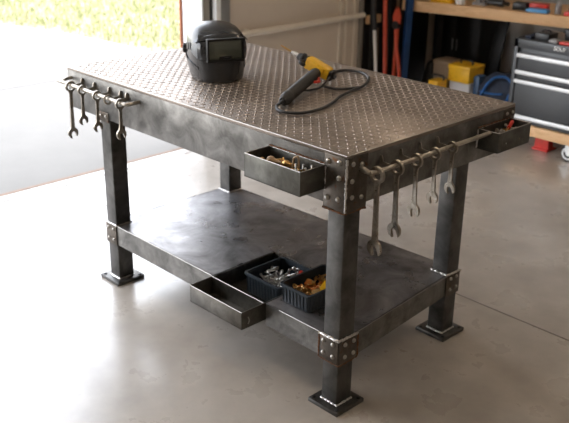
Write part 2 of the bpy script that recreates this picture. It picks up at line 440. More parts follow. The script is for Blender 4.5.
# ---- rails with their supports
def rail_bar(name, pts, r=.0075):
    m_ = MB(); m_.tube(pts, r, 14); return m_.build(name, 'rail', wb)
ZR = .845
R1 = bez([(.004, .057, .853), (.02, .058, .852), (.038, .062, ZR), (.05, .085, ZR)], 5) + [Vector((.05, .1, ZR)), Vector((.05, .6, ZR)), Vector((.05, .688, ZR))]
rail_bar('tool_rail', R1)
R2 = [Vector((-1.575, -.05, ZR + .004)), Vector((-1.5, -.05, ZR + .004)), Vector((-1.12, -.05, ZR))] + bez([(-1.095, -.05, ZR), (-1.08, -.044, ZR + .001), (-1.07, -.025, ZR + .004), (-1.067, -.001, ZR + .006)], 5)
rail_bar('tool_rail', R2)
m_ = MB(); m_.tube(bez([(-1.545, -.052, ZR + .002), (-1.548, -.03, ZR + .012), (-1.55, -.001, ZR + .014)], 5), .007, 12); m_.build('rail_support', 'rail', wb)
def support(p, d, w=.005):
    # flat tab: from the apron out over the rail, with a rounded top
    p = Vector(p); d = Vector(d); m_ = MB(); t = Vector((-d.y, d.x, 0))
    pr = [(0, -.006), (.046, -.008), (.05, 0), (.045, .006), (.012, .007), (.010, .022), (.007, .027), (0, .027)]
    mat = Matrix(((d.x, 0, t.x, p.x - t.x * w / 2), (d.y, 0, t.y, p.y - t.y * w / 2), (0, 1, 0, p.z), (0, 0, 0, 1)))
    m_.prism(pr, w, mat, .0008); m_.build('rail_support', 'rail', wb)
wr = [(.084, .270, 1.12), (.179, .236, 1.05), (.276, .192, .98), (.374, .174, .90), (.469, .164, .85)]
for y, *_ in wr: support((0, y - .024, ZR), (1, 0, 0))
wl = [(-1.481, .222, .95, 1), (-1.391, .146, .85, 1), (-1.283, .149, .85, 1), (-1.204, 0, .8, 0), (-1.122, .142, .88, 1)]
for x, *_ in wl: support((x - .02 if x > -1.2 else x + .02, 0, ZR + .001), (0, -1, 0))

def wrench(name, p, plane, drop, s, label, group, tilt):
    # combination wrench hanging by its ring; local x: width, y: thickness axis, z down
    m_ = MB(); ro, ri, t = .0245 * s, .0155 * s, .011 * s
    n = 24; A = []
    prof = [(ri, -t / 2), (ro - .001, -t / 2), (ro, -t / 2 + .001), (ro, t / 2 - .001), (ro - .001, t / 2), (ri, t / 2)]
    for k in range(n):
        a = 2 * PI * k / n
        A.append([m_.bm.verts.new((r * math.cos(a), y, r * math.sin(a))) for r, y in prof])
    for k in range(n):
        for j in range(6):
            m_.bm.faces.new((A[k][j], A[(k + 1) % n][j], A[(k + 1) % n][(j + 1) % 6], A[k][(j + 1) % 6]))
    zj = -(drop - .023 * s)                       # centre of the jaw head
    # shaft with raised edges
    wt, wb_ = .0075 * s, .0095 * s; ts = t * .62
    za, zb_ = -ro * .85, zj + .014 * s
    mid = (za + zb_) / 2
    def ring_(w, z, th):
        return [m_.bm.verts.new((x, y, z)) for x, y in ((-w, -th / 2), (-w * .6, -th / 2), (-w * .5, -th * .3), (w * .5, -th * .3), (w * .6, -th / 2), (w, -th / 2), (w, th / 2), (w * .6, th / 2), (w * .5, th * .3), (-w * .5, th * .3), (-w * .6, th / 2), (-w, th / 2))]
    rr = [ring_(wt * 1.4, za, ts), ring_(wt, za - .012, ts), ring_(wt * .95, mid, ts), ring_(wb_, zb_ + .012, ts), ring_(wb_ * 1.5, zb_, ts)]
    for X, Y in zip(rr, rr[1:]):
        for k in range(12): m_.bm.faces.new((X[k], X[(k + 1) % 12], Y[(k + 1) % 12], Y[k]))
    m_.bm.faces.new(rr[0]); m_.bm.faces.new(rr[-1][::-1])
    # open jaw
    R = .0245 * s; sl = .0112 * s; dp = .007 * s; th0 = math.radians(15)
    pts = []
    a0 = math.asin(sl / R)
    for k in range(19):
        a = -PI / 2 + a0 * .95 + (2 * PI - 2 * a0 * .95) * k / 18
        rx = R * (1.0 if abs(math.sin(a) + 1) > .5 else 1.06)
        pts.append((rx * math.cos(a), rx * math.sin(a)))
    pts += [(-sl, -dp * .2), (-sl * .55, dp), (sl * .55, dp), (sl, -dp * .2)]
    c_, s_ = math.cos(th0), math.sin(th0)
    pts = [(x * c_ - y * s_, x * s_ + y * c_) for x, y in pts]
    mat = Matrix(((1, 0, 0, 0), (0, 0, -1, t * .45), (0, 1, 0, zj), (0, 0, 0, 1)))
    m_.prism(pts, t * .9, mat, .001 * s)
    o = m_.build(name, 'wrench', None, 40)
    o.location = (p[0], p[1], p[2] - (ri - .0075) + .0004)
    o.rotation_euler = (0, 0, 0 if plane == 'x' else PI / 2)
    if plane == 'x': o.rotation_euler.rotate(Euler((math.radians(tilt), 0, 0)))
    else: o.rotation_euler.rotate(Euler((0, math.radians(tilt), 0)))
    return tag(o, label, 'wrench', group)
ordn = ['longest wrench on the right rail, hanging nearest the riveted corner', 'second wrench from the riveted corner on the right rail, slightly shorter',
        'middle wrench of the five on the right rail of the table', 'fourth wrench from the riveted corner on the right rail, before the far leg',
        'shortest wrench on the right rail, hanging in front of the far leg']
for (y, d, s), lb, ti in zip(wr, ordn, (1.5, 1.5, 1, 1.5, 1.5)):
    wrench('combination_wrench', (.05, y, ZR), 'x', d, s, lb, 'wrenches hanging on the right rail', ti)
lab = ['longest wrench of the left rail, hanging at its outer end clear of the table', 'small wrench on the left rail, second from the outer end',
       'wrench on the left rail hanging just left of the leg', '', 'wrench on the left rail hanging in front of the leg, nearest the inner end']
for (x, d, s, f), lb in zip(wl, lab):
    if f: wrench('combination_wrench', (x, -.05, ZR + (.004 if x < -1.3 else .002)), 'y', d, s, lb, 'wrenches hanging on the left rail', random.uniform(1, 3))
m_ = MB(); P = [(-1.204, -.05 + .017 * math.cos(a), ZR - .003 + .017 * math.sin(a)) for a in [2 * PI * k / 20 for k in range(20)]]
m_.tube(P, .0045, 8, closed=True)
tag(m_.build('empty_ring', 'wrench'), 'bare steel ring on the left rail with no wrench', 'ring')

# ---- welded side trays
def tray(lo, hi, open_side, mat='tray', t=.003):
    # hollow tray, open at the top
    (x0, y0, z0), (x1, y1, z1) = lo, hi
    m_ = MB()
    m_.b2((x0, y0, z0), (x1, y1, z0 + t)); m_.b2((x0, y0, z0), (x0 + t, y1, z1), .0008); m_.b2((x1 - t, y0, z0), (x1, y1, z1), .0008)
    m_.b2((x0 + t, y0, z0), (x1 - t, y0 + t, z1), .0008); m_.b2((x0 + t, y1 - t, z0), (x1 - t, y1, z1), .0008)
    o = m_.build('side_tray', mat, wb)
    m_ = MB(); c = [(x0 + t / 2, y0 + t / 2), (x1 - t / 2, y0 + t / 2), (x1 - t / 2, y1 - t / 2), (x0 + t / 2, y1 - t / 2)]
    for a, b_ in zip(c, c[1:] + c[:1]): m_.tube([(*a, z1), (*b_, z1)], .0018, 6)
    tag(m_.build('tray_rim', 'edge', o), 'bright ground rim')
    return o
tray((-.336, -.112, .775), (-.085, -.0003, .853), 'y')
weld([(-.082, -.003, .775), (-.082, -.003, .85)], .004)
weld([(-.336, -.002, .857), (-.085, -.002, .857)], .003, 'rust')
tray((.0003, .688, .778), (.088, .893, .850), 'x')
weld([(.003, .685, .78), (.003, .685, .848)], .0035); weld([(.002, .688, .853), (.002, .893, .853)], .003, 'rust')

# ---- pulled-out drawer
dr = MB(); x0, x1, y0, y1, z0, z1, t = -.643, -.357, -.108, .32, .198, ZS - .001, .003
dr.b2((x0, y0, z0), (x1, y1, z0 + t)); dr.b2((x0, y0, z0), (x0 + t, y1, z1), .0008); dr.b2((x1 - t, y0, z0), (x1, y1, z1), .0008)
dr.b2((x0, y0, z0), (x1, y0 + t, z1), .0008); dr.b2((x0 + t, y1 - t, z0), (x1 - t, y1, z1))
dro = dr.build('drawer', 'drawer', wb)
m_ = MB(); m_.b2((x0 + t, -.006, z0 + t), (x1 - t, -.003, z1 + .0005)); m_.build('divider', 'drawer', dro)
m_ = MB(); zz = z1 + .0005
for a, b_ in (((x0, y0, zz), (x1, y0, zz)), ((x1 - .001, y0, zz), (x1 - .001, .13, zz)), ((x0 + t, -.0045, zz + .0012), (x1 - t, -.0045, zz + .0012)), ((x0, y0, zz), (x0, 0, zz))):
    m_.tube([a, b_], .0013, 6)
tag(m_.build('drawer_rim', 'edge', dro), 'thin bright rim')
m_ = MB(); m_.tube(bez([(x1 + .0005, y0 + .03, z0 + .042), (x1 + .006, y0 + .03, z0 + .03), (x1 + .0005, y0 + .03, z0 + .015)], 5), .0022, 8); m_.build('catch', 'edge', dro)
# runner under the drawer, carried by the rails
m_ = MB(); m_.b2((DX0 - .02, .012, z0 - .004), (DX1 + .02, .04, z0 - .0005)); m_.b2((DX0 - .02, .29, z0 - .004), (DX1 + .02, .32, z0 - .0005))
for x in (DX0 - .012, DX1 + .012):
    m_.b2((x - .003, .01, z0 - .004), (x + .003, .325, ZS - .004))
m_.build('drawer_runner', 'steel', wb)

# ------------------------------------------------------------------ bins
def make_bin(name, lo, hi, z, h, label):
    (x0, y0), (x1, y1) = lo, hi; cx, cy = (x0 + x1) / 2, (y0 + y1) / 2
    e = empty(name, (cx, cy, z), label, 'bin', 'grey plastic bins at the open drawer')
    a, b_ = (x1 - x0) / 2, (y1 - y0) / 2; m_ = MB()
    def ring(sx, sy, z_, r=.012, n=4):
        P = []
        for qx, qy, st in ((1, 1, 0), (-1, 1, 1), (-1, -1, 2), (1, -1, 3)):
            for k in range(n):
                an = (st + k / (n - 1)) * PI / 2
                P.append(m_.bm.verts.new((qx * (sx - r) + r * math.cos(an), qy * (sy - r) + r * math.sin(an), z_)))
        return P
    tp = .007
    rs = [ring(a - tp - .004, b_ - tp - .004, 0), ring(a - tp, b_ - tp, .004), ring(a - .004, b_ - .004, h - .012), ring(a, b_, h - .010), ring(a, b_, h), ring(a - .007, b_ - .007, h), ring(a - .0075, b_ - .0075, h - .01), ring(a - tp - .003, b_ - tp - .003, .005)]
    for X, Y in zip(rs, rs[1:]):
        for k in range(16): m_.bm.faces.new((X[k], X[(k + 1) % 16], Y[(k + 1) % 16], Y[k]))
    m_.bm.faces.new(rs[0][::-1]); m_.bm.faces.new(rs[-1])
    m_.build('shell', 'bin', e)
    m_ = MB()
    for side, half, oth in (('x', a, b_), ('y', b_, a)):
        n = int(half * 2 / .016)
        for sg in (-1, 1):
            for k in range(1, n):
                u = -half + k * 2 * half / n
                p0 = (u, sg * (oth - tp + .0005), .006) if side == 'x' else (sg * (oth - tp + .0005), u, .006)
                p1 = (u, sg * (oth - .003), h - .012) if side == 'x' else (sg * (oth - .003), u, h - .012)
                m_.tube([p0, p1], .0022, 6)
    m_.build('ribs', 'bin', e)
    return e
Z1, H1 = .2015, .084
make_bin('parts_bin', (-.565, .085), (-.372, .290), Z1, H1, 'dark grey ribbed plastic bin full of silver bolts, standing in the open drawer')
Z2, H2 = ZS + .0005, .072
make_bin('parts_bin', (-.335, .048), (-.185, .275), Z2, H2, 'dark grey ribbed plastic bin of brass and orange fittings, beside the front leg')

# ------------------------------------------------------------------ loose hardware
def bolt_mesh(ln, r, mat):
    m_ = MB(); m_.lathe([(0, -r * 1.3), (r * 2.0, -r * 1.3), (r * 2.0, 0), (r, 0)], 6)
    pr = [(r, 0)]; k = 0; z = ln * .35
    pr.append((r, z))
    while z < ln - r * .3:
        pr += [(r * .8, z + r * .2), (r, z + r * .4)]; z += r * .4
    pr += [(r * .7, ln), (0, ln)]
    m_.lathe(pr, 10); bmesh.ops.translate(m_.bm, verts=m_.bm.verts, vec=(0, 0, -ln / 2)); o = m_.build('bolt', mat); me = o.data; bpy.data.objects.remove(o); return me
def nut_mesh(r, mat):
    m_ = MB(); m_.lathe([(r * .55, -r * .4), (r, -r * .4), (r, r * .4), (r * .55, r * .4), (r * .55, -r * .4)], 6)
    o = m_.build('nut', mat); me = o.data; bpy.data.objects.remove(o); return me
def wing_mesh(mat, s=1):
    m_ = MB(); m_.lathe([(.004 * s, 0), (.008 * s, 0), (.006 * s, .009 * s), (.004 * s, .009 * s)], 12)
    for sg in (-1, 1):
        m_.tube(bez([(sg * .005 * s, 0, .004 * s), (sg * .014 * s, 0, .010 * s), (sg * .019 * s, 0, .019 * s), (sg * .013 * s, 0, .018 * s)], 4), [.003 * s] * 12 + [.0015 * s], 7, flat=.6)
    o = m_.build('wing', mat); me = o.data; bpy.data.objects.remove(o); return me
ME = {'bolt_s': bolt_mesh(.032, .0032, 'silver'), 'bolt_l': bolt_mesh(.055, .003, 'silver'), 'bolt_b': bolt_mesh(.028, .0038, 'brass'),
      'nut_s': nut_mesh(.0075, 'silver'), 'nut_b': nut_mesh(.008, 'brass'), 'wing_b': wing_mesh('brass', 1.2), 'wing_s': wing_mesh('silver', 1.0), 'bolt_o': bolt_mesh(.024, .0045, 'orange')}
def put(name, me, p, e, label, cat, group):
    o = bpy.data.objects.new(name, me); COL.objects.link(o); o.location = p; o.rotation_euler = e
    return tag(o, label, cat, group)
def scatter(items, lo, hi, z0, dz, n, label_f, group):
    for i in range(n):
        nm, k, cat, lab_ = items[i % len(items)]
        m = .036 if k == 'bolt_l' else .018
        x = random.uniform(lo[0] + m, hi[0] - m); y = random.uniform(lo[1] + m, hi[1] - m)
        z = z0 + dz * i / n
        put(nm, ME[k], (x, y, z), (random.uniform(1.25, 1.85), random.uniform(-.2, .2), random.uniform(0, 6.28)), lab_, cat, group + ' ' + cat + 's')
scatter([('bolt', 'bolt_l', 'bolt', 'loose long silver bolt in the tangled heap inside the drawer bin'), ('bolt', 'bolt_l', 'bolt', 'loose long silver bolt in the tangled heap inside the drawer bin'),
         ('screw', 'bolt_s', 'screw', 'short silver screw in the tangled heap inside the drawer bin'), ('hex_nut', 'nut_s', 'nut', 'silver hex nut in the heap inside the drawer bin'),
         ('wing_nut', 'wing_s', 'wing nut', 'silver wing nut in the heap inside the drawer bin')],
        (-.555, .095), (-.382, .280), Z1 + .016, .060, 90, None, 'drawer bin silver')
scatter([('bolt', 'bolt_b', 'bolt', 'brass bolt in the heap in the bin beside the front leg'), ('hex_nut', 'nut_b', 'nut', 'brass hex nut in the heap in the bin beside the front leg'),
         ('wing_nut', 'wing_b', 'wing nut', 'brass wing nut in the heap in the bin beside the front leg'), ('screw', 'bolt_o', 'screw', 'orange screw in the heap in the bin beside the front leg'),
         ('bolt', 'bolt_b', 'bolt', 'brass bolt in the heap in the bin beside the front leg')],
        (-.325, .06), (-.2, .262), Z2 + .014, .040, 70, None, 'leg bin brass')
# bigger pieces in the bins
m_ = MB(); m_.tube(bez([(-.43, .262, .270), (-.415, .240, .288), (-.395, .215, .284)], 6), [.006] * 6 + [.007] * 6 + [.004], 10, flat=.7); m_.tube([(-.395, .215, .284), (-.392, .185, .278)], .003, 8)
tag(m_.build('red_clip', 'red'), 'red plastic clip lying on the bolts in the drawer bin', 'clip')
m_ = MB(); m_.prism([(-.012, -.045), (.010, -.05), (.018, -.01), (.006, .035), (-.008, .05), (-.014, .01)], .016, Matrix.Translation((-.225, .175, Z2 + .052)) @ Euler((.35, .15, .3)).to_matrix().to_4x4(), .004)
tag(m_.build('handle_piece', 'yellow'), 'yellow orange plastic handle piece on top of the brass fittings', 'handle')
m_ = MB(); m_.prism([(-.012, -.02), (.014, -.022), (.016, .018), (-.01, .022)], .012, Matrix.Translation((-.215, .115, Z2 + .046)) @ Euler((.1, -.3, 1.0)).to_matrix().to_4x4(), .003)
tag(m_.build('fitting_block', 'brass'), 'square brass fitting near the front of the bin beside the leg', 'fitting')
m_ = MB(); m_.prism([(-.01, -.014), (.014, -.01), (.008, .016), (-.012, .012)], .01, Matrix.Translation((-.29, .15, Z2 + .05)) @ Euler((.2, .3, .4)).to_matrix().to_4x4(), .003)
tag(m_.build('fitting_block', 'orange'), 'small orange fitting at the left of the bin beside the leg', 'fitting')
# scrap in the drawer
m_ = MB(); m_.prism([(-.02, -.006), (.022, -.004), (.024, .006), (-.018, .008)], .003, Matrix.Translation((-.405, .045, z0 + t)))
tag(m_.build('wood_chip', 'tan'), 'flat tan chip lying on the open drawer floor', 'scrap')
# tray one
def knob(p, d, mat, s, label):
    m_ = MB(); m_.lathe([(0, -.002), (.008, 0), (.013, .008), (.0135, .014), (.010, .022), (.006, .028), (.0045, .045), (.006, .05), (0, .052)], 14, axis_mat(p, d) @ Matrix.Scale(s, 4))
    tag(m_.build('knob', mat), label, 'knob', 'tray knobs')
knob((-.280, -.062, .835), (1, .25, -.02), 'tan', 1.0, 'tan round knob at the left in the front tray')
knob((-.222, -.050, .834), (1, .35, -.02), 'brass', .95, 'brass coloured knob lying right of the tan knob in the front tray')
m_ = MB(); m_.tube(bez([(-.178, -.05, .779), (-.178, -.05, .850), (-.170, -.047, .866), (-.160, -.044, .861), (-.158, -.043, .779)], 6), .0035, 8)
tag(m_.build('hook_bolt', 'tan'), 'upright tan hook in the middle of the front tray', 'hook')
for i in range(44):
    x = random.uniform(-.310, -.112); y = random.uniform(-.078, -.034); k = random.choice(['bolt_s', 'bolt_b', 'nut_s', 'wing_b'])
    nm = {'b': 'bolt', 'n': 'hex_nut', 'w': 'wing_nut'}[k[0]]
    put(nm, ME[k], (x, y, .784 + .050 * i / 44), (random.uniform(1.4, 1.75), 0, random.uniform(0, 6.28)),
        {'bolt': 'loose bolt on the floor of the front tray', 'hex_nut': 'loose hex nut on the floor of the front tray', 'wing_nut': 'brass wing nut on the floor of the front tray'}[nm], nm.replace('_', ' '), 'front tray ' + nm + 's')
for x, y in ((-.128, -.055), (-.108, -.04), (-.145, -.07)):
    put('bolt', ME['bolt_l'], (x, y, .828), (random.uniform(-.12, .12), random.uniform(-.1, .1), 1), 'silver bolt standing upright at the right end of the front tray', 'bolt', 'front tray upright bolts')
# tray two
for i in range(30):
    x = random.uniform(.026, .062); y = random.uniform(.72, .86); k = random.choice(['bolt_s', 'wing_s', 'wing_b', 'nut_s'])
    nm = {'b': 'bolt', 'n': 'hex_nut', 'w': 'wing_nut'}[k[0]]
    put(nm, ME[k], (x, y, .788 + .052 * i / 30), (random.uniform(1.2, 1.9), 0, random.uniform(0, 6.28)),
        {'bolt': 'loose silver bolt in the tray at the far right corner', 'hex_nut': 'loose silver nut in the tray at the far right corner', 'wing_nut': 'loose wing nut in the tray at the far right corner'}[nm], nm.replace('_', ' '), 'right tray ' + nm + 's')
m_ = MB(); m_.use('red').tube([(.060, .79, .846), (.035, .852, .850)], [.0065, .0075], 10)
sd = m_.build('screwdriver', None); m_ = MB(); m_.tube([(.060, .79, .846), (.070, .755, .843)], .0025, 8); m_.build('shank', 'brass', sd)
tag(sd, 'red handled screwdriver on top of the bolts in the right tray', 'screwdriver')

# ------------------------------------------------------------------ welding helmet
hz = .9032
hr = empty('welding_helmet', (-1.045, .365, hz), 'black welding helmet with dark glass window standing on the table', 'helmet', rz=math.radians(-24))
m_ = MB()
secs = [  # z, front x, back x, half width, squareness
 (0, .134, -.108, .100, 2.3), (.010, .138, -.115, .104, 2.3), (.035, .139, -.124, .108, 2.4), (.065, .138, -.130, .110, 2.5), (.095, .136, -.134, .111, 2.7),
 (.125, .136, -.134, .111, 2.7), (.152, .132, -.130, .108, 2.6), (.176, .114, -.121, .100, 2.4), (.195, .082, -.106, .085, 2.1), (.206, .046, -.080, .063, 2.0), (.213, .012, -.045, .035, 2.0)]
NS = 40; rings = []
def helm_pt(sec, a, off=0):
    z, xf, xb, hw, sq = sec
    c_, s_ = math.cos(a), math.sin(a)
    ex = 2 / sq
    fx = abs(c_) ** ex * (1 if c_ >= 0 else -1); fy = abs(s_) ** ex * (1 if s_ >= 0 else -1)
    cx = (xf + xb) / 2
    # the front narrows towards the chin
    nar = 1 - .10 * max(0, c_) * (1 - min(1, z / .15))
    return Vector((cx + ((xf - xb) / 2 + off) * fx, (hw + off) * fy * nar, z))
for sc in secs: rings.append([m_.bm.verts.new(helm_pt(sc, 2 * PI * k / NS)) for k in range(NS)])
for A, B in zip(rings, rings[1:]):
    for k in range(NS): m_.bm.faces.new((A[k], A[(k + 1) % NS], B[(k + 1) % NS], B[k]))
tv = m_.bm.verts.new((-.016, 0, .2155))
for k in range(NS): m_.bm.faces.new((rings[-1][k], rings[-1][(k + 1) % NS], tv))
# inner skin
inn = [m_.bm.verts.new(helm_pt(secs[0], 2 * PI * k / NS, -.006)) for k in range(NS)]
inn2 = [m_.bm.verts.new(helm_pt((.15, .11, -.118, .094, 2.5), 2 * PI * k / NS, -.004)) for k in range(NS)]
for k in range(NS):
    m_.bm.faces.new((rings[0][k], rings[0][(k + 1) % NS], inn[(k + 1) % NS], inn[k])); m_.bm.faces.new((inn[k], inn[(k + 1) % NS], inn2[(k + 1) % NS], inn2[k]))
m_.bm.faces.new(inn2)
m_.build('shell', 'helmet', hr, 50)
def sec_at(z):
    for s0, s1 in zip(secs, secs[1:]):
        if s0[0] <= z <= s1[0]:
            t_ = (z - s0[0]) / (s1[0] - s0[0]); return tuple(a + (b_ - a) * t_ for a, b_ in zip(s0, s1))
    return secs[-1]
def patch(name, mat, a0, a1, z0_, z1_, off0, off1, na=10, nz=6, za=None, parent=hr, lift=None):
    # closed patch riding on the shell between angles a0..a1
    mm = MB(); F = []
    for lay in (off0, off1):
        G_ = []
        for j in range(nz + 1):
            row = []
            for i in range(na + 1):
                u = i / na; a = a0 + (a1 - a0) * u
                zl, zh = (za(u) if za else (z0_, z1_))
                z = zl + (zh - zl) * j / nz
                row.append(mm.bm.verts.new(helm_pt(sec_at(z), a, lay + (lift(u, j / nz) if lift and lay == off1 else 0))))
            G_.append(row)
        F.append(G_)
    for G_ in F:
        for j in range(nz):
            for i in range(na): mm.bm.faces.new((G_[j][i], G_[j][i + 1], G_[j + 1][i + 1], G_[j + 1][i]))
    A, B = F
    for i in range(na):
        mm.bm.faces.new((A[0][i], A[0][i + 1], B[0][i + 1], B[0][i])); mm.bm.faces.new((A[nz][i], A[nz][i + 1], B[nz][i + 1], B[nz][i]))
    for j in range(nz):
        mm.bm.faces.new((A[j][0], A[j + 1][0], B[j + 1][0], B[j][0])); mm.bm.faces.new((A[j][na], A[j + 1][na], B[j + 1][na], B[j][na]))
    return mm.build(name, mat, parent, 40)
rad = math.radians
# window: glossy outer frame, dark cartridge border and glass
vf = patch('visor_frame', 'helmet_gloss', rad(-56), rad(56), .085, .178, -.002, .006, 16, 6)
mm = MB(); mm.use('lens_frame')
XF = .144
for (ya, yb_, za_, zb_) in ((-.074, .074, .166, .174), (-.074, .074, .084, .094), (-.074, -.066, .094, .166), (.066, .074, .094, .166)):
    mm.b2((XF - .02, ya, za_), (XF + .004, yb_, zb_), .002)
mm.build('window_surround', None, hr)
mm = MB(); mm.b2((XF - .02, -.066, .094), (XF - .003, .066, .166), .001); mm.build('window_glass', 'glass_dark', hr)
mm = MB(); mm.b2((XF - .003, -.046, .106), (XF - .0012, .046, .154), .0005); mm.build('filter_cartridge', 'glass_dark', hr)
# brow ridge
patch('brow_ridge', 'helmet_gloss', rad(-66), rad(66), .15, .17, -.002, .012, 20, 4, za=lambda u: (.172 - .022 * (2 * u - 1) ** 2, .186 - .024 * (2 * u - 1) ** 2), lift=lambda u, v: -.004 * v)
# grey side panels, slotted vents, knobs
for sg in (-1, 1):
    patch('side_panel', 'helmet_side', rad(sg * 57), rad(sg * 78), .1, .19, -.001, .003, 6, 4, za=lambda u: (.090 + .020 * u, .150 - .016 * u))
    for k in range(3):
        patch('vent_slot', 'black', rad(sg * (84 + k * 6)), rad(sg * (88 + k * 6)), .1, .13, -.001, .0022, 2, 2, za=lambda u: (.115 - .004 * k, .143 - .004 * k))
    patch('side_crease', 'helmet', rad(sg * 60), rad(sg * 130), .06, .09, -.002, .0025, 14, 3, za=lambda u: (.045 + .035 * u, .055 + .04 * u), lift=lambda u, v: .002 * math.sin(PI * u))
    mm = MB(); mm.lathe([(0, -.004), (.016, -.004), (.017, 0), (.017, .010), (.014, .014), (0, .015)], 18, axis_mat((-.066, sg * .104, .105), (-.25, sg, 0)))
    for k in range(9):
        a = 2 * PI * k / 9
        mm.lathe([(0, 0), (.0035, 0), (.0035, .011), (0, .012)], 6, axis_mat((-.066, sg * .104, .105), (-.25, sg, 0)) @ Matrix.Translation((.016 * math.cos(a), .016 * math.sin(a), 0)))
    mm.build('headgear_knob', 'rubber', hr)

# ------------------------------------------------------------------ torch gun
A_ = Vector((-.628, .606, .938)); B_ = Vector((-.855, .545, 1.030))
gd = (B_ - A_).normalized()
hs = Vector((-.684, .583, .949)); he = Vector((-.520, .235, .9235))
gun = empty('torch_gun', (-.63, .5, .903), 'yellow and black torch gun with long nozzle and ribbed black handle on the table', 'torch')
def along(s): return A_ + gd * s
LT = (B_ - A_).length
hd = (he - hs).normalized()
# body: angular yellow housing
side = gd.cross(hd).normalized(); upv = side.cross(gd).normalized()
Rm = Matrix((gd, upv, side)).transposed()
def gbox(mm, s0, s1, u0, u1, w, bev):
    c = along((s0 + s1) / 2) + upv * (u0 + u1) / 2
    mm.box(c, (s1 - s0, u1 - u0, w), bev, Rm)
mm = MB(); gbox(mm, .010, .120, -.022, .024, .048, .008); gbox(mm, .03, .10, .018, .028, .032, .004)
mm.build('body', 'yellow', gun)
mm = MB(); gbox(mm, -.006, .012, -.020, .021, .043, .007); mm.lathe([(0, -.012), (.009, -.012), (.012, -.006), (.012, 0)], 14, axis_mat(along(-.002), gd)); mm.build('rear_cap', 'black', gun)
mm = MB(); mm.lathe([(.018, .112), (.022, .116), (.022, .124), (.018, .127), (.018, .134), (.0225, .137), (.0225, .146), (.017, .150), (.015, .160), (.010, .166), (0, .167)], 20, axis_mat(A_, gd)); mm.build('collar', 'rubber', gun)
mm = MB(); mm.lathe([(.008, .160), (.0085, .185), (.005, .198), (.004, .199)], 16, axis_mat(A_, gd)); mm.build('nozzle', 'alu', gun)
mm = MB(); mm.lathe([(.0042, .190), (.0038, LT - .02), (.0022, LT), (0, LT)], 12, axis_mat(A_, gd)); tag(mm.build('tip', 'brass', gun), 'brass coloured tip')
# handle with ribs
hl = (he - hs).length; pr = [(0, 0), (.012, 0), (.020, .024)]; z = .03
while z < hl - .06:
    pr += [(.0210, z), (.0222, z + .003), (.0210, z + .006)]; z += .010
pr += [(.0215, hl - .058), (.0235, hl - .052), (.0235, hl - .034), (.0205, hl - .028), (.019, hl - .008), (.013, hl), (0, hl)]
mm = MB(); mm.lathe(pr, 22, axis_mat(hs, hd)); mm.build('handle', 'grip', gun)
mm = MB(); mm.lathe([(0, hl - .002), (.008, hl - .002), (.0065, hl + .022), (0, hl + .023)], 12, axis_mat(hs, hd)); mm.build('strain_relief', 'rubber', gun)
# trigger, guard and front hook
back = -gd
mm = MB(); mm.tube(bez([hs + hd * .050 + back * .022, hs + hd * .080 + back * .035, hs + hd * .108 + back * .024], 5), [.006] * 5 + [.0085] * 5 + [.006], 10, flat=.7); mm.build('trigger', 'red', gun)
mm = MB(); g0 = along(.004) + hd * .018
P = bez([g0, Vector((-.600, .535, .925)), Vector((-.592, .490, .9135)), Vector((-.605, .440, .912)), Vector((-.628, .405, .915)), hs + hd * .20], 6)
mm.tube(P, .0045, 10); mm.build('trigger_guard', 'black', gun)
mm = MB(); f0 = along(.130) + hd * .018
mm.tube(bez([f0, f0 + hd * .022 + gd * .008, f0 + hd * .034, f0 + hd * .030 + back * .018], 5), [.007] * 15 + [.005], 10); mm.build('front_hook', 'black', gun)
# cable
zc = .9085
cab = [he + hd * .018, Vector((-.522, .208, zc + .003)), Vector((-.492, .182, zc)), Vector((-.455, .178, zc)), Vector((-.41, .205, zc)), Vector((-.396, .26, zc)), Vector((-.405, .33, zc)), Vector((-.435, .41, zc)), Vector((-.47, .48, zc)), Vector((-.495, .56, zc)), Vector((-.51, .64, zc)),
       Vector((-.555, .735, zc)), Vector((-.61, .80, zc)), Vector((-.665, .83, zc)), Vector((-.73, .835, zc)), Vector((-.745, .79, zc)), Vector((-.70, .70, zc + .008)), Vector((-.655, .635, .928)), A_ + back * .010]
# keep the far side of the loop near the rear of the gun as in the photograph
cab = cab[:13] + [Vector((-.672, .832, zc)), Vector((-.735, .822, zc)), Vector((-.755, .775, zc)), Vector((-.715, .70, zc + .008)), Vector((-.655, .64, .925)), A_ + back * .008]
mm = MB(); mm.tube(bez(cab, 7), .0055, 10); mm.build('power_cable', 'rubber', gun)
mm = MB(); mm.tube(bez([Vector((-.602, .522, .918)), Vector((-.59, .535, zc + .004)), Vector((-.56, .55, zc)), Vector((-.53, .585, zc)), Vector((-.512, .635, zc + .001))], 6), .005, 10); mm.build('trigger_cable', 'rubber', gun)

for o in list(gun.children): o.matrix_parent_inverse = gun.matrix_basis.inverted()
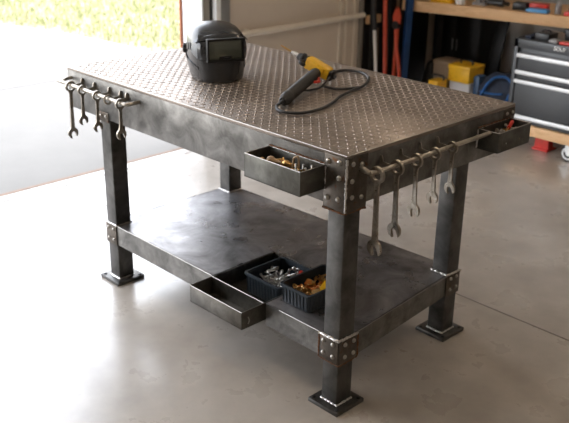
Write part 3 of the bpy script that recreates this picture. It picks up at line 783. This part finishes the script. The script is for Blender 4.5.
# ------------------------------------------------------------------ background: cart, chest
ct = empty('rolling_cart', (-.82, 3.2, 0), 'low rolling wooden cart carrying the tool chest', 'cart')
def at0(o, e):                                     # parent while keeping world coordinates
    o.parent = e; o.matrix_parent_inverse = e.matrix_basis.inverted(); return o
CX0, CX1, CY0, CY1 = -1.238, -.42, 2.95, 3.36
mm = MB(); mm.b2((CX0 + .02, CY0 - .01, .113), (CX1, CY1, .176), .003); at0(mm.build('deck', 'wood'), ct)
for x, y in ((-.795, CY0 + .045), (CX1 - .06, CY0 + .045), (CX0 + .09, CY1 - .06), (CX1 - .06, CY1 - .06)):
    mm = MB(); mt = axis_mat((x, y - .012, .050), (0, 1, 0))
    mm.lathe([(.018, 0), (.044, 0), (.05, .004), (.05, .022), (.044, .026), (.018, .026)], 24, mt)
    w_ = at0(mm.build('castor_wheel', 'rubber'), ct)
    mm = MB(); mm.lathe([(0, -.004), (.012, -.004), (.014, .001), (.030, .001), (.034, -.003), (.041, -.003), (.042, .003), (.042, .024), (0, .026)], 24, mt)
    h_ = mm.build('hub', 'alu', None); at0(h_, ct); h_.parent = w_; h_.matrix_parent_inverse = Matrix()
    w_.parent = ct; w_.matrix_parent_inverse = ct.matrix_basis.inverted()
    mm = MB(); mm.b2((x - .022, y - .018, .055), (x + .022, y - .0165, .113)); mm.b2((x - .022, y + .018, .055), (x + .022, y + .0195, .113)); mm.b2((x - .03, y - .02, .107), (x + .03, y + .022, .113)); at0(mm.build('castor_fork', 'alu'), ct)
ch = empty('tool_chest', (-.82, 3.15, .1765), 'dark grey steel tool chest with silver drawer pulls on the wooden cart', 'tool chest')
zt_, zb_ = .708, .177
mm = MB(); fw = .028
mm.b2((CX0, CY0 + .02, zb_), (CX1, CY1, zt_), .004)
mm.b2((CX0, CY0, zb_), (CX0 + fw, CY0 + .02, zt_), .003); mm.b2((CX1 - fw, CY0, zb_), (CX1, CY0 + .02, zt_), .003)
mm.b2((CX0, CY0, .655), (CX1, CY0 + .02, zt_), .003)
at0(mm.build('body', 'chest'), ch)
for _x in (0,):
    mm = MB(); mm.b2((CX0 + .004, CY0 + .03, zt_), (CX0 + .012, CY1 - .01, zt_ + .006)); at0(mm.build('lid_rim', 'black'), ch); mm = MB(); mm.b2((CX1 - .012, CY0 + .03, zt_), (CX1 - .004, CY1 - .01, zt_ + .006)); at0(mm.build('lid_rim', 'black'), ch)
for z0_, z1_, hz0 in ((.508, .628, .596), (.462, .504, .491), (.236, .458, .433), (.182, .232, .208)):
    mm = MB(); mm.b2((CX0 + fw + .006, CY0 + .004, z0_), (CX1 - fw - .006, CY0 + .022, z1_), .002); d_ = at0(mm.build('drawer', 'chest_face'), ch)
    mm = MB(); mm.b2((CX0 + fw + .002, CY0 - .014, hz0), (CX1 - fw - .002, CY0 + .004, hz0 + .024), .004)
    h_ = mm.build('drawer_pull', 'alu'); h_.parent = d_
mm = MB(); mm.b2((-.967, CY0 - .003, .669), (-.885, CY0 + .001, .699), .002); pl_ = at0(mm.build('badge', 'chest_face'), ch)
cu = bpy.data.curves.new('t', 'FONT'); cu.body = 'SOUF'; cu.size = .033; cu.extrude = .0006; cu.offset = .0007; cu.align_x = 'CENTER'; cu.align_y = 'CENTER'
to = bpy.data.objects.new('t', cu); COL.objects.link(to); bpy.context.view_layer.update()
tm = bpy.data.meshes.new_from_object(to.evaluated_get(bpy.context.evaluated_depsgraph_get())); bpy.data.objects.remove(to)
tm.materials.clear(); tm.materials.append(M['white_paint'])
lt = bpy.data.objects.new('badge_lettering', tm); COL.objects.link(lt); lt.location = (-.926, CY0 - .0036, .684); lt.rotation_euler = (PI / 2, 0, 0); lt.parent = pl_; lt.matrix_parent_inverse = Matrix()
# things on the chest
def simple(name, mat, fn, label, cat, group=None):
    mm = MB(); fn(mm); return tag(mm.build(name, mat), label, cat, group)
zc_ = zt_ + .0005
simple('tool_case', 'black', lambda m: (m.b2((-1.13, 2.99, zc_), (-1.03, 3.1, zc_ + .045), .006), m.tube(bez([(-1.11, 3.045, zc_ + .044), (-1.10, 3.045, zc_ + .058), (-1.06, 3.045, zc_ + .058), (-1.05, 3.045, zc_ + .044)], 4), .004, 8)), 'small black tool case on the left of the grey tool chest', 'tool case')
simple('silver_tin', 'grey', lambda m: (m.b2((-1.02, 2.97, zc_), (-.965, 3.03, zc_ + .018), .003), m.b2((-1.015, 2.975, zc_ + .018), (-.97, 3.025, zc_ + .022), .002)), 'small grey tin beside the black tool case on the chest', 'tin')
simple('red_tool', 'red', lambda m: (m.b2((-.95, 2.965, zc_), (-.74, 3.0, zc_ + .018), .006), m.tube([(-.74, 2.982, zc_ + .01), (-.62, 2.982, zc_ + .01)], .006, 8)), 'long red tool lying on top of the grey tool chest', 'tool')
simple('black_toolbox', 'black', lambda m: (m.b2((-.98, 3.08, zc_), (-.52, 3.28, zc_ + .075), .01), m.b2((-.96, 3.075, zc_ + .03), (-.54, 3.082, zc_ + .04), .002)), 'long black toolbox at the back of the tool chest top', 'toolbox')
simple('pliers', 'tan', lambda m: (m.tube([(-1.02, 3.055, zc_ + .05), (-.93, 3.06, zc_ + .052)], .004, 8), ), 'thin tan handle lying between the black cases on the chest', 'handle').location.z = -.0455
simple('rag', 'navy', lambda m: m.prism([(-1.2, 3.0), (-1.15, 2.98), (-1.14, 3.08), (-1.17, 3.14), (-1.2, 3.1)], .016, Matrix.Translation((0, 0, zc_)), .004), 'dark crumpled rag at the left corner of the tool chest', 'rag')
simple('jack_stand', 'red', lambda m: (m.b2((-1.08, 3.04, 0), (-.97, 3.16, .012), .003), m.prism([(-.052, 0), (.052, 0), (.048, .07), (-.048, .07)], .06, Matrix.Translation((-1.025, 3.12, .012)) @ Matrix.Rotation(PI / 2, 4, 'X'), .003), m.tube([(-1.025, 3.1, .07), (-1.025, 3.1, .095)], .012, 10)), 'small red stand on the floor under the wooden cart', 'jack')

# ---- lumber bench
bq = math.radians(12)
be = empty('wooden_workbench', (-2.42, 3.30, 0), 'long timber workbench on blue steel legs along the back wall', 'workbench', rz=bq)
mm = MB(); mm.b2((0, 0, .700), (1.9, .045, .774), .003); mm.build('front_beam', 'wood', be)
mm = MB(); mm.b2((0, .045, .735), (1.9, .6, .768), .002); mm.build('bench_board', 'wood', be)
mm = MB(); mm.b2((0, .045, .700), (.045, .6, .735), .002); mm.build('end_beam', 'wood', be)
def bleg(x, y, lean, mt='blue_paint'):
    mm = MB(); mm.tube([(x + lean, y, 0), (x, y, .98 if mt == 'blue_paint' else .72)], .033 if mt == 'blue_paint' else .03, 4); mm.b2((x + lean - .045, y - .045, 0), (x + lean + .045, y + .045, .008), .002); mm.build('leg', mt, be)
bleg(.080, -.031, -.02); bleg(1.8, -.031, 0); bleg(.085, .52, 0, 'dark'); bleg(1.8, .52, 0, 'dark')
Mb = Matrix.Translation((-2.42, 3.30, 0)) @ Matrix.Rotation(bq, 4, 'Z')
def on_bench(x, y, z=.7685): return Mb @ Vector((x, y, z))
def bthing(name, mat, fn, x, y, label, cat, z=.7685, rz=0, group=None):
    o = simple(name, mat, fn, label, cat, group); o.location = on_bench(x, y, z); o.rotation_euler = (0, 0, bq + rz); return o
bthing('yellow_case', 'yellow', lambda m: (m.b2((-.08, -.05, 0), (.08, .05, .1), .01), m.tube(bez([(-.03, 0, .098), (-.025, 0, .12), (.025, 0, .12), (.03, 0, .098)], 4), .006, 8)), .28, .10, 'yellow case standing on the timber bench', 'case')
bthing('white_jar', 'white_paint', lambda m: m.lathe([(0, 0), (.032, 0), (.035, .004), (.035, .075), (.028, .085), (.03, .088), (.03, .1), (0, .1)], 18), .42, .085, 'white jar on the timber bench next to yellow case', 'jar')
bthing('black_drill', 'black', lambda m: (m.tube([(-.06, 0, .03), (.05, 0, .03)], [.022, .026], 12), m.tube([(.03, .0, .03), (.06, .07, .02)], .016, 10), m.tube([(-.06, 0, .03), (-.09, 0, .03)], .008, 8)), .68, .12, 'black power drill lying on the bench behind the beam', 'drill', .7725)
bthing('steel_vise', 'grey', lambda m: (m.b2((-.05, -.04, 0), (.05, .04, .02), .004), m.b2((-.03, -.03, .02), (.0, .03, .07), .004), m.b2((.015, -.03, .03), (.035, .03, .07), .004), m.tube([(.035, 0, .045), (.09, 0, .045)], .008, 8)), .54, .17, 'small grey vise on the bench right of the white jar', 'vise')
bthing('socket_case', 'black', lambda m: (m.b2((-.05, -.045, 0), (.05, .045, .05), .006), m.b2((-.02, -.05, .02), (.02, -.044, .03), .001)), .85, .15, 'low black case on the bench left of the red box', 'case')
bthing('blue_tray', 'lblue', lambda m: (m.b2((-.075, -.04, 0), (.075, .04, .024), .006), m.b2((-.06, -.03, .024), (.06, .03, .027), .001)), .99, .092, 'light blue flat box on the timber bench', 'box')
bthing('red_box', 'red', lambda m: (m.b2((-.065, -.035, 0), (.065, .035, .05), .005), m.b2((-.02, -.04, .03), (.02, -.034, .04), .001)), .97, .175, 'red box on the bench behind the light blue box', 'box')
bthing('red_tray', 'red', lambda m: (m.b2((-.055, -.035, 0), (.055, .035, .03), .005), m.b2((-.045, -.025, .03), (.045, .025, .033), .002)), 1.235, .08, 'red flat tray at the right of the bench edge', 'tray')
bthing('glue_bottle', 'grey', lambda m: m.lathe([(0, 0), (.02, 0), (.022, .003), (.022, .06), (.01, .075), (.008, .09), (0, .09)], 14), 1.12, .12, 'grey bottle between the two red boxes on the bench', 'bottle')
bthing('parts_box', 'black', lambda m: (m.b2((-.09, -.04, 0), (.09, .04, .07), .006), m.b2((-.085, -.035, .07), (.085, .035, .076), .003)), 1.27, .19, 'black box at the back of the bench right end', 'box')

# ---- things under and beside the bench (world coordinates)
def box_thing(name, lo, hi, mat, label, cat, rz=0, bev=.006, lid=None, extra=None):
    c = [(a + b_) / 2 for a, b_ in zip(lo, hi)]; d = [b_ - a for a, b_ in zip(lo, hi)]
    e = empty(name, (c[0], c[1], lo[2]), label, cat, rz=rz)
    mm = MB(); mm.b2((-d[0] / 2, -d[1] / 2, 0), (d[0] / 2, d[1] / 2, d[2]), bev); mm.build('body', mat, e)
    if lid:
        mm = MB(); mm.b2((-d[0] / 2 - .004, -d[1] / 2 - .004, d[2] - .028), (d[0] / 2 + .004, d[1] / 2 + .004, d[2] + .004), bev); mm.build('lid', lid, e)
    if extra: extra(e, d)
    return e
def handle_x(e, d):
    mm = MB(); mm.tube(bez([(-.05, 0, d[2]), (-.045, 0, d[2] + .03), (.045, 0, d[2] + .03), (.05, 0, d[2])], 5), .007, 8); mm.build('handle', 'black', e)
box_thing('plastic_crate', (-2.04, 3.44, 0), (-1.86, 3.62, .215), 'offwhite', 'pale grey box on the floor under the yellow case', 'box')
box_thing('tool_box', (-2.05, 3.43, .2155), (-1.865, 3.62, .335), 'yellow', 'bright yellow tool box stacked on the pale box under the bench', 'tool box', lid='yellow', extra=handle_x)
box_thing('cardboard_box', (-2.24, 3.50, 0), (-2.09, 3.66, .33), 'cardboard', 'brown cardboard box under the bench left of the yellow tool box', 'box', lid='cardboard')
box_thing('small_case', (-2.13, 3.30, 0), (-2.045, 3.42, .225), 'yellow', 'small yellow orange case in front of the cardboard box', 'case', extra=handle_x)
box_thing('blue_jug', (-1.85, 3.46, 0), (-1.79, 3.56, .285), 'jug', 'blue jug standing between the yellow tool box and the bag', 'jug', bev=.02)
# bag
be2 = empty('tool_bag', (-1.59, 3.44, 0), 'dark tool bag with bright blue straps under the bench', 'bag')
mm = MB(); secs2 = [(0, .16, .10), (.03, .175, .115), (.12, .18, .12), (.22, .165, .105), (.30, .13, .075), (.345, .07, .04), (.35, .02, .02)]
rg = []
for z_, a, b_ in secs2:
    rg.append([mm.bm.verts.new((a * abs(math.cos(t_)) ** .8 * math.copysign(1, math.cos(t_)) * (1 + .06 * math.sin(3 * t_ + z_ * 20)), b_ * abs(math.sin(t_)) ** .8 * math.copysign(1, math.sin(t_)) * (1 + .05 * math.cos(5 * t_ + z_ * 14)), z_)) for t_ in [2 * PI * k / 28 for k in range(28)]])
for A, B in zip(rg, rg[1:]):
    for k in range(28): mm.bm.faces.new((A[k], A[(k + 1) % 28], B[(k + 1) % 28], B[k]))
mm.bm.faces.new(rg[0][::-1]); mm.bm.faces.new(rg[-1]); mm.build('body', 'navy', be2, 60)
for pts, r in (([(-.13, -.125, .06), (-.06, -.125, .25), (0, -.10, .33), (.08, -.08, .34), (.13, -.08, .28), (.11, -.12, .16), (.03, -.135, .05)], .016), ([(-.1, -.12, .22), (0, -.13, .22), (.08, -.12, .23)], .011), ([(.03, -.14, .02), (.09, -.13, .12), (.13, -.10, .24)], .014)):
    mm = MB(); mm.tube(bez(pts, 6), r, 10, flat=.6); mm.build('strap', 'blue_cloth', be2)
def pile(name, c, s, mat, label, cat, seed):
    rnd = random.Random(seed); mm = MB(); R_ = []
    for j, (f, z_) in enumerate(((1, 0), (1.05, .3), (.9, .65), (.6, .9), (.2, 1))):
        R_.append([mm.bm.verts.new((c[0] + s[0] * f * math.cos(2 * PI * k / 16) * rnd.uniform(.85, 1.15), c[1] + s[1] * f * math.sin(2 * PI * k / 16) * rnd.uniform(.85, 1.15), c[2] + s[2] * z_)) for k in range(16)])
    for A, B in zip(R_, R_[1:]):
        for k in range(16): mm.bm.faces.new((A[k], A[(k + 1) % 16], B[(k + 1) % 16], B[k]))
    mm.bm.faces.new(R_[0][::-1]); mm.bm.faces.new(R_[-1])
    return tag(mm.build(name, mat, None, 70), label, cat)
pile('cloth_bundle', (-1.80, 4.05, 0), (.10, .08, .34), 'dark', 'dark cloth bundle on the floor behind the yellow tool box', 'bundle', 3)
pile('cloth_bundle', (-1.33, 3.66, 0), (.08, .08, .30), 'navy', 'dark bundle on the floor between the bag and the tool chest', 'bundle', 5)
pile('hose_bundle', (-2.33, 3.62, 0), (.07, .09, .3), 'dark', 'black bundle under the bench behind the blue leg', 'bundle', 8)
# leaning dark boards behind, under the bench
cb = empty('corner_dark_filler', (-2.35, 4.08, 0), 'black cabinet shape added to darken the corner behind the blue bench leg', 'cabinet')  # black box added to keep the corner under the bench dark
mm = MB(); mm.b2((-.22, -.15, .03), (.22, .19, .69), .006); mm.b2((-.2, -.13, 0), (.2, .17, .03)); mm.build('body', 'dark', cb)
for sg in (-1, 1):
    mm = MB(); mm.b2((-.108 + sg * .108 + (-.104 if sg > 0 else -.0) + .004, -.158, .05), (sg * .108 + .104 - (.104 - .0) * 0 if sg > 0 else -.002, -.151, .67), .002) if 0 else mm.b2((min(sg * .002, sg * .214), -.158, .05), (max(sg * .002, sg * .214), -.151, .67), .002)
    d_ = mm.build('door', 'dark', cb); mm = MB(); mm.tube([(sg * .02, -.165, .33), (sg * .02, -.165, .42)], .004, 8); mm.build('handle', 'grey', d_)
mm = MB(); mm.box((0, 0, .33), (.10, .02, .66), .003); o = mm.build('dark_board', 'dark'); o.location = (-2.03, 3.93, 0); o.rotation_euler = (rad(-7), rad(5), 0)
tag(o, 'narrow black board leaning behind the yellow tool box', 'board')
mm = MB(); mm.tube(bez([(-2.04, 4.285, .02), (-1.9, 4.287, .18), (-1.7, 4.287, .42), (-1.55, 4.287, .60), (-1.3, 4.287, .72)], 6), .008, 8)
tag(mm.build('electric_cord', 'rubber'), 'dark cord running diagonally down the grey back wall', 'cord')

# ---- poles in the corner
def pole(name, p0, p1, r, mat, label, cat, parts=()):
    e = empty(name, p0, label, cat); p0 = Vector(p0); p1 = Vector(p1); d = p1 - p0
    for nm, a, b_, rr_, mt in parts or (('shaft', 0, 1, r, mat),):
        mm = MB(); mm.tube([d * a, d * ((a + b_) / 2), d * b_], rr_, 10); mm.build(nm, mt, e)
    return e
pole('broom', (-2.405, 3.05, .0), (-2.565, 3.05, 1.55), .013, None, 'broom handle with white shaft and thick black upper part leaning on the wall', 'broom', (('shaft', .03, .37, .0125, 'white_paint'), ('grip', .37, 1, .019, 'black'), ('foot', 0, .03, .016, 'black')))
pole('pry_bar', (-2.335, 3.06, 0), (-2.55, 3.2, 1.5), .016, 'red_paint', 'long red orange steel bar leaning in the corner', 'bar')
def cutter():
    e = empty('bolt_cutter', (-2.28, 3.13, 0), 'red handled bolt cutter standing between the red bar and blue leg', 'bolt cutter')
    mm = MB(); mm.tube(bez([(.04, .0, .012), (.0, 0, .30), (-.035, 0, .46), (-.05, .0, .60)], 6), .014, 10); mm.build('handle', 'red_paint', e)
    mm = MB(); mm.tube(bez([(-.06, .02, .012), (-.06, .02, .30), (-.045, .01, .46), (-.05, .015, .60)], 6), .014, 10); mm.build('handle', 'red_paint', e)
    mm = MB(); mm.lathe([(0, -.02), (.03, -.02), (.03, .02), (0, .02)], 14, axis_mat((-.05, .005, .62), (0, 1, 0))); mm.build('joint', 'black', e)
    mm = MB(); mm.prism([(-.03, 0), (.03, 0), (.035, .05), (.008, .12), (0, .07), (-.008, .12), (-.035, .05)], .02, Matrix.Translation((-.05, .015, .63)) @ Matrix.Rotation(PI / 2, 4, 'X'), .003); mm.build('jaws', 'red_paint', e)
cutter()
for k, (p0, p1, w_, mt, lb) in enumerate((((-2.52, 3.36, 0), (-2.555, 3.44, 1.3), .02, 'wood_old', 'old brown wooden board leaning behind the broom'), ((-2.52, 3.17, 0), (-2.56, 3.2, .56), .014, 'wood_old', 'short brown slat leaning across the corner'), ((-2.48, 3.24, 0), (-2.555, 3.32, 1.4), .012, 'dark', 'black steel rod leaning behind the red bar'), ((-2.53, 3.10, 0), (-2.56, 3.11, 1.5), .013, 'dark', 'thin dark pole standing beside the broom'))):
    d = Vector(p1) - Vector(p0); mm = MB(); mm.tube([(0, 0, 0), d * .5, d], w_, 4 if mt == 'wood_old' else 10, flat=.5 if mt == 'wood_old' else 1)
    o = mm.build('leaning_board' if mt == 'wood_old' else 'leaning_rod', mt); o.location = p0; tag(o, lb, 'board' if mt == 'wood_old' else 'rod')

# ------------------------------------------------------------------ light
w = bpy.data.worlds.new('World'); S.world = w; w.use_nodes = True; nt = w.node_tree
bg = nt.nodes['Background']
tc = nt.nodes.new('ShaderNodeTexCoord'); sp = nt.nodes.new('ShaderNodeSeparateXYZ'); nt.links.new(tc.outputs['Generated'], sp.inputs[0])
rp = nt.nodes.new('ShaderNodeValToRGB'); nt.links.new(sp.outputs['Z'], rp.inputs['Fac'])
rp.color_ramp.elements[0].position = 0; rp.color_ramp.elements[0].color = (.97, .97, .965, 1); rp.color_ramp.elements[1].position = .7; rp.color_ramp.elements[1].color = (.78, .86, 1, 1)
nt.links.new(rp.outputs[0], bg.inputs['Color']); bg.inputs['Strength'].default_value = 3.7
sun = bpy.data.lights.new('Sun', 'SUN'); sun.energy = 7; sun.angle = rad(.6); sun.color = (1, .96, .88)
so = bpy.data.objects.new('Sun', sun); COL.objects.link(so)
so.rotation_euler = Vector((-1, .25, -1.30)).to_track_quat('-Z', 'Y').to_euler()
# unseen fill lamps added to brighten the garage: housings with emitting diffusers
m, nt, b = new_mat('fill_lamp_diffuser'); b.inputs['Emission Color'].default_value = (1, .80, .60, 1); b.inputs['Emission Strength'].default_value = 8; M['lamp'] = m
for k, (x, y) in enumerate(((-.9, -.6), (1.6, -.6), (1.6, 2.2), (-.9, 2.2))):
    e = empty('fill_lamp', (x, y, 2.8), 'added fill lamp above the garage floor, out of view', 'lamp', 'added fill lamps')
    mm = MB(); mm.b2((-.62, -.09, -.05), (.62, .09, 0), .006); mm.build('housing', 'white_paint', e)
    mm = MB(); mm.b2((-.6, -.075, -.058), (.6, .075, -.0505), .002); mm.build('diffuser', 'lamp', e)

# ------------------------------------------------------------------ camera
cam = bpy.data.cameras.new('Camera'); co = bpy.data.objects.new('Camera', cam); COL.objects.link(co); S.camera = co
yaw, pit, rol, F = .796, -.3893, .0154, 854.02
f_ = Vector((-math.sin(yaw) * math.cos(pit), math.cos(yaw) * math.cos(pit), math.sin(pit)))
rt = Vector((math.cos(yaw), math.sin(yaw), 0)); up = rt.cross(f_)
R_ = math.cos(rol) * rt + math.sin(rol) * up; U_ = -math.sin(rol) * rt + math.cos(rol) * up
mw = Matrix((R_, U_, -f_)).transposed().to_4x4(); mw.translation = Vector((1.5945, -1.819, 1.7103)); co.matrix_world = mw
cam.sensor_fit = 'HORIZONTAL'; cam.sensor_width = 36; cam.lens = F / 569 * 36; cam.clip_end = 100
cam.dof.use_dof = True; cam.dof.focus_distance = 2.65; cam.dof.aperture_fstop = 4.5
S.view_settings.view_transform = 'Standard'; S.view_settings.look = 'None'; S.view_settings.gamma = 1
S.view_settings.use_curve_mapping = False; S.view_settings.exposure = 0.92
